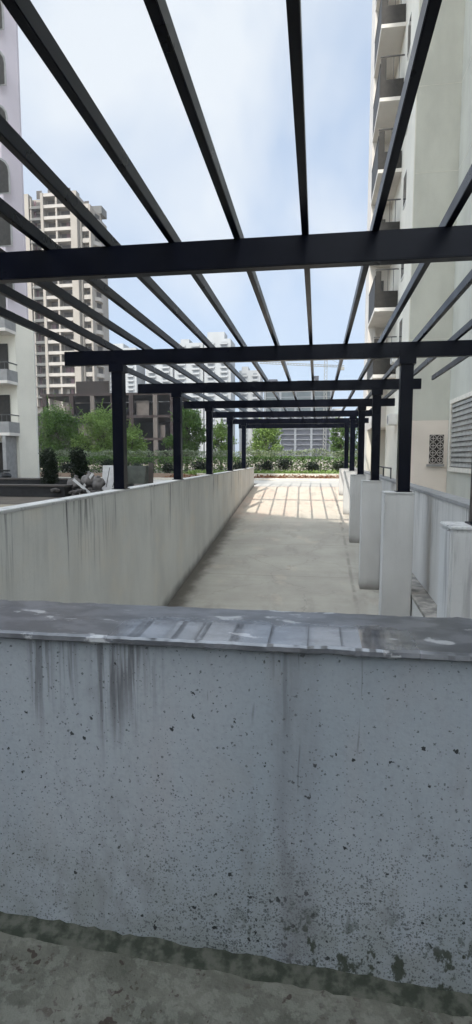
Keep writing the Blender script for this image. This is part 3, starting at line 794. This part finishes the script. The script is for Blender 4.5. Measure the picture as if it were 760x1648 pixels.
make_tree('small tree at the right end of the hedge by the last posts', (2.6, 58, 0), 5.4, 3.2, 'leaf_mid', 7, 3000)
make_tree('dark tree glimpsed between the right hand posts', (5.2, 57, 0), 6.0, 3.8, 'leaf_mid', 8, 3000)

def hedge(name, label, x0, x1, y, z1, wd, mat, seed, n, size):
    rnd = random.Random(seed); t = thing(name, label, 'hedge', ((x0 + x1) / 2, y, 0))
    bm = bmesh.new()
    for _ in range(n):
        x = rnd.uniform(x0, x1); yy = y + rnd.uniform(-wd, wd)
        zt = z1 * (1 + .10 * noise.noise(Vector((x * .8, y, 1))) + .07 * noise.noise(Vector((x * 3.5, y, 4))))
        zz = zt * (1 - rnd.random() ** 1.6)
        p = (x, yy - (.25 * noise.noise(Vector((x * 1.4, zz * 1.4, seed)))), zz)
        leaves(bm, p, .09, 1, size, rnd)
    obj('foliage', bm, mat, t)
    bm = bmesh.new(); x = x0 + .3
    while x < x1 - .2: tube(bm, (x, y, -.02), (x + rnd.uniform(-.15, .15), y, z1 * .8), .03, .012, 5); x += .55
    obj('stems', bm, 'bark', t)
hedge('hedge', 'long pale topped hedge forming the back row beyond the ramp', -34, 11, 53.5, 2.15, .6, 'leaf_pale', 1, 15000, .12)
hedge('hedge', 'long mid green hedge in front of the pale one beyond the ramp', -34, 11, 51.2, 1.55, .6, 'leaf_mid', 2, 15000, .12)
rnd = random.Random(5)
shrub_l = ['beneath the left block tree', 'below the bright spiky tree', 'beside the first left post', 'between the first and second left posts', 'at the foot of the tall dark tree', 'between the third and fourth left posts',
           'at the left corner of the ramp top', 'left of centre beyond the ramp top', 'in the centre beyond the ramp top', 'right of centre beyond the ramp top', 'at the right corner of the ramp top']
for i, x in enumerate((-27, -23.5, -20.0, -17.0, -13.8, -10.6, -7.0, -4.6, -2.6, -.3, 2.1)):
    t = thing('shrub', 'dark rounded shrub in front of the hedge ' + shrub_l[i], 'shrub', (x, 49.6, 0), 'dark shrubs in front of the hedge')
    bm = bmesh.new(); r = rnd.uniform(.55, .85)
    for _ in range(5): leaves(bm, (x + rnd.uniform(-.6, .6), 49.6 + rnd.uniform(-.3, .3), r * rnd.uniform(.7, 1.2)), r * .7, 170, .10, rnd, .9)
    obj('foliage', bm, 'leaf_dark', t)
    bm = bmesh.new()
    for _ in range(4): tube(bm, (x, 49.6, -.02), (x + rnd.uniform(-.5, .5), 49.6 + rnd.uniform(-.2, .2), r), .03, .015, 5)
    obj('stem', bm, 'bark', t)
rnd = random.Random(8)
bm = bmesh.new()
for _ in range(7000):
    x = rnd.uniform(-11, 11); y = rnd.uniform(43.4, 48.5)
    if noise.noise(Vector((x * .6, y * .5, 0))) > -.15: leaves(bm, (x, y, .12 + rnd.random() * .3), .08, 1, .12, rnd)
o = obj('ground_cover', bm, 'leaf_light'); o['kind'] = 'stuff'
bm = bmesh.new()
for _ in range(5000):
    x = rnd.uniform(-11, 11); y = rnd.uniform(37.6, 42.6)
    if noise.noise(Vector((x * .9, y * .7, 5))) > -.05: leaves(bm, (x, y, .08 + rnd.random() * .12), .08, 1, .09, rnd)
o = obj('ground_cover', bm, 'leaf_red'); o['kind'] = 'stuff'

# ------------------------------------------------------------------ things lying behind the left wall
def lumps(bm, c, r, seed, squash=.7, sub=2):
    m = bmesh.new(); bmesh.ops.create_icosphere(m, subdivisions=sub, radius=r)
    for v in m.verts:
        k = 1 + .5 * noise.noise(v.co / r * 1.3 + Vector((seed, 0, 0))) + .12 * noise.noise(v.co / r * 4 + Vector((seed, 3, 0)))
        v.co = Vector((v.co.x * k, v.co.y * k, v.co.z * k * squash)) + Vector(c)
    me = bpy.data.meshes.new('tmp'); m.to_mesh(me); m.free(); bm.from_mesh(me); bpy.data.meshes.remove(me)
def potted(label, loc, h, wd, seed, mat='leaf_dark'):
    rnd = random.Random(seed); x, y, z = loc
    t = thing('clipped_shrub', label, 'shrub', loc, 'clipped shrubs behind the left wall')
    bm = bmesh.new()
    for k in range(7): leaves(bm, (x + rnd.uniform(-.12, .12) * wd, y, z + h * (.30 + .10 * k)), wd * .44, 900, .05, rnd, 1.0)
    obj('foliage', bm, mat, t)
    bm = bmesh.new(); tube(bm, (x, y, z), (x, y, z + h * .8), .05, .03); obj('stem', bm, 'bark', t)
potted('tall dark clipped shrub near the left apartment block', (-11.3, 22, 0), 1.85, .8, 3)
potted('round headed dark clipped shrub standing behind the rubbish heap', (-10.1, 22.4, 0), 1.85, .85, 4)
potted('small dark shrub hugging the first left post', (-8.4, 22.6, 0), 1.5, .5, 6)
t = thing('planter', 'long low dark planter kerb running behind the left wall', 'planter', (-14, 21, 0))
obj('trough', B(((-17, 20.3, 0), (-9.8, 20.9, .42))), 'black_plastic', t, .02)
obj('rim', B(((-17.05, 20.25, .421), (-9.75, 20.95, .48))), 'raw_block', t)
t = thing('planter', 'second dark planter further back, beside the apartment block entrance', 'planter', (-13, 25, 0))
obj('trough', B(((-19, 24.6, 0), (-10.5, 25.3, .5))), 'black_plastic', t, .02)
obj('rim', B(((-19.05, 24.55, .501), (-10.45, 25.35, .56))), 'raw_block', t)
bm = bmesh.new(); rnd = random.Random(3)
for k in range(26): lumps(bm, (-9.6 + rnd.uniform(-1.2, 1.2), 20.6 + rnd.uniform(-.5, .5), .12 + rnd.random() * .18), rnd.uniform(.08, .2), k * 1.7, .6, 1)
o = obj('rubble_heap', bm, 'rubble'); tag(o, 'heap of grey rubble behind the left wall', 'rubble'); o['kind'] = 'stuff'
sacks = [((-9.75, 21.2, .50), .26, 'grey sack on top of the rubble, leftmost of three'), ((-9.2, 21.3, .62), .28, 'largest pale grey sack heaped in the middle of the rubble'), ((-8.75, 21.1, .50), .26, 'pale grey sack beside the leaning white panel')]
for i, (c, r, lab) in enumerate(sacks):
    bm = bmesh.new(); lumps(bm, c, r, 10 + i, 1.05, 3); tube(bm, (c[0], c[1], c[2] + r * .9), (c[0] + .04, c[1], c[2] + r * 1.25), r * .22, r * .35, 9)
    bx(bm, (c[0] - r * .5, c[1] - r * .3, .1), (c[0] + r * .5, c[1] + r * .3, c[2] - r * .3))
    tag(obj('sack', bm, 'sack', smooth=True), lab, 'sack', 'sacks on the rubble heap')
def slab(name, label, cat, c, w_, h, tilt, mat, marks=True, rotz=0):
    t = thing(name, label, cat, c); t.rotation_euler = (R(tilt), 0, rotz)
    o = bpy.data.objects.new('sheet', mesh('sheet', B(((-w_ / 2, -.02, 0), (w_ / 2, .02, h))), mat, .004)); C.objects.link(o); o.parent = t
    if marks:
        bm = bmesh.new()
        for x, a in ((-.3, .25), (0, .35), (.22, .3)):
            tube(bm, (x * w_, -.025, h * .2), ((x + a * .5) * w_, -.025, h * .92), .014, n=5)
        o = bpy.data.objects.new('strap', mesh('strap', bm, 'black_plastic')); C.objects.link(o); o.parent = t
for i, (x, y, ln, lean, lab) in enumerate(((-9.5, 20.9, 1.0, 35, 'pale plank stuck steeply into the left of the rubble heap'), (-8.95, 20.8, .9, -50, 'pale plank lying askew across the front of the rubble'), (-10.3, 21.0, .8, 68, 'dark plank lying low at the left end of the rubble'))):
    bm = bmesh.new(); bx(bm, (-.05, -.02, -.1), (.05, .02, ln)); me_ = mesh('plank', bm, 'panel_white' if i < 2 else 'raw_dark')
    o = bpy.data.objects.new('plank', me_); C.objects.link(o); o.location = (x, y, .12); o.rotation_euler = (R(-10), R(lean), R(15)); tag(o, lab, 'plank', 'planks on the rubble heap')
slab('panel', 'white sheet panel with dark straps leaning beside the first left post', 'panel', (-8.45, 21.9, .1), .95, 1.15, -10, 'panel_white')
t = thing('waste_skip', 'dark green metal skip with sloping sides right of the first left post', 'skip', (-7.7, 23, 0))
bm = bmesh.new()
v = [(-8.2, 22.5), (-7.15, 22.5), (-7.15, 23.5), (-8.2, 23.5)]
lo = [bm.verts.new((-7.68 + (x + 7.68) * .72, 23 + (y - 23) * .8, .45)) for x, y in v]; hi = [bm.verts.new((x, y, 1.2)) for x, y in v]
bm.faces.new(lo[::-1]); 
for i in range(4): bm.faces.new((lo[i], lo[(i+1) % 4], hi[(i+1) % 4], hi[i]))
inn = [bm.verts.new((-7.68 + (x + 7.68) * .93, 23 + (y - 23) * .93, 1.2)) for x, y in v]; bot = [bm.verts.new((-7.68 + (x + 7.68) * .7, 23 + (y - 23) * .75, .5)) for x, y in v]
for i in range(4): bm.faces.new((hi[i], hi[(i+1) % 4], inn[(i+1) % 4], inn[i])); bm.faces.new((inn[i], inn[(i+1) % 4], bot[(i+1) % 4], bot[i]))
bm.faces.new(bot); obj('tub', bm, 'skip_green', t)
for x in (-8.15, -7.35): obj('leg', B(((x, 22.55, 0), (x + .1, 23.45, .449))), 'skip_green', t)
slab('board', 'narrow grey board leaning upright against the green skip', 'board', (-7.05, 22.7, 0), .22, 1.35, -6, 'raw_block', False)

# parked motor scooters by the entrance of the left block
def scooter(label, x, y, mat):
    t = thing('motor_scooter', label, 'scooter', (x, y, 0), 'scooters by the left entrance')
    for dx, in ((-.6,), (.6,)):
        bm = bmesh.new(); tube(bm, (x + dx, y - .06, .25), (x + dx, y + .06, .25), .25, n=18); wl = obj('wheel', bm, 'black_plastic', t)
        bm = bmesh.new(); tube(bm, (x + dx, y - .065, .25), (x + dx, y - .061, .25), .12, n=14); obj('rim', bm, 'trim_grey', wl)
    bm = bmesh.new(); lumps(bm, (x + .4, y, .6), .38, 2, .6, 3); bx(bm, (x - .45, y - .12, .28), (x + .4, y + .12, .38)); tube(bm, (x - .6, y, .35), (x - .42, y, 1.0), .09, .06); obj('body', bm, mat, t, smooth=True)
    obj('seat', B(((x + .02, y - .13, .82), (x + .72, y + .13, .92))), 'black_plastic', t, .03)
    bm = bmesh.new(); tube(bm, (x - .42, y - .32, 1.05), (x - .42, y + .32, 1.05), .025); obj('handlebar', bm, 'black_plastic', t)
    bm = bmesh.new(); lumps(bm, (x - .5, y, .95), .11, 5, 1, 2); obj('headlight', bm, 'curtain', t)
scooter('white scooter parked at the left apartment entrance', -17.9, 27.0, 'white_paint')
scooter('dark scooter parked right of the white one by the entrance', -16.6, 26.6, 'black_plastic')

# ------------------------------------------------------------------ air
hm = bpy.data.materials.new('haze_air'); hm.use_nodes = True; hn = hm.node_tree; hn.nodes.clear()
pv = hn.nodes.new('ShaderNodeVolumePrincipled'); pv.inputs['Density'].default_value = .0003; pv.inputs['Color'].default_value = (.92, .95, 1, 1); pv.inputs['Anisotropy'].default_value = .0
ho = hn.nodes.new('ShaderNodeOutputMaterial'); hn.links.new(pv.outputs[0], ho.inputs['Volume'])
M['haze'] = hm
o = obj('haze', B(((-420, -120, -6), (300, 460, 125))), 'haze'); o['kind'] = 'stuff'
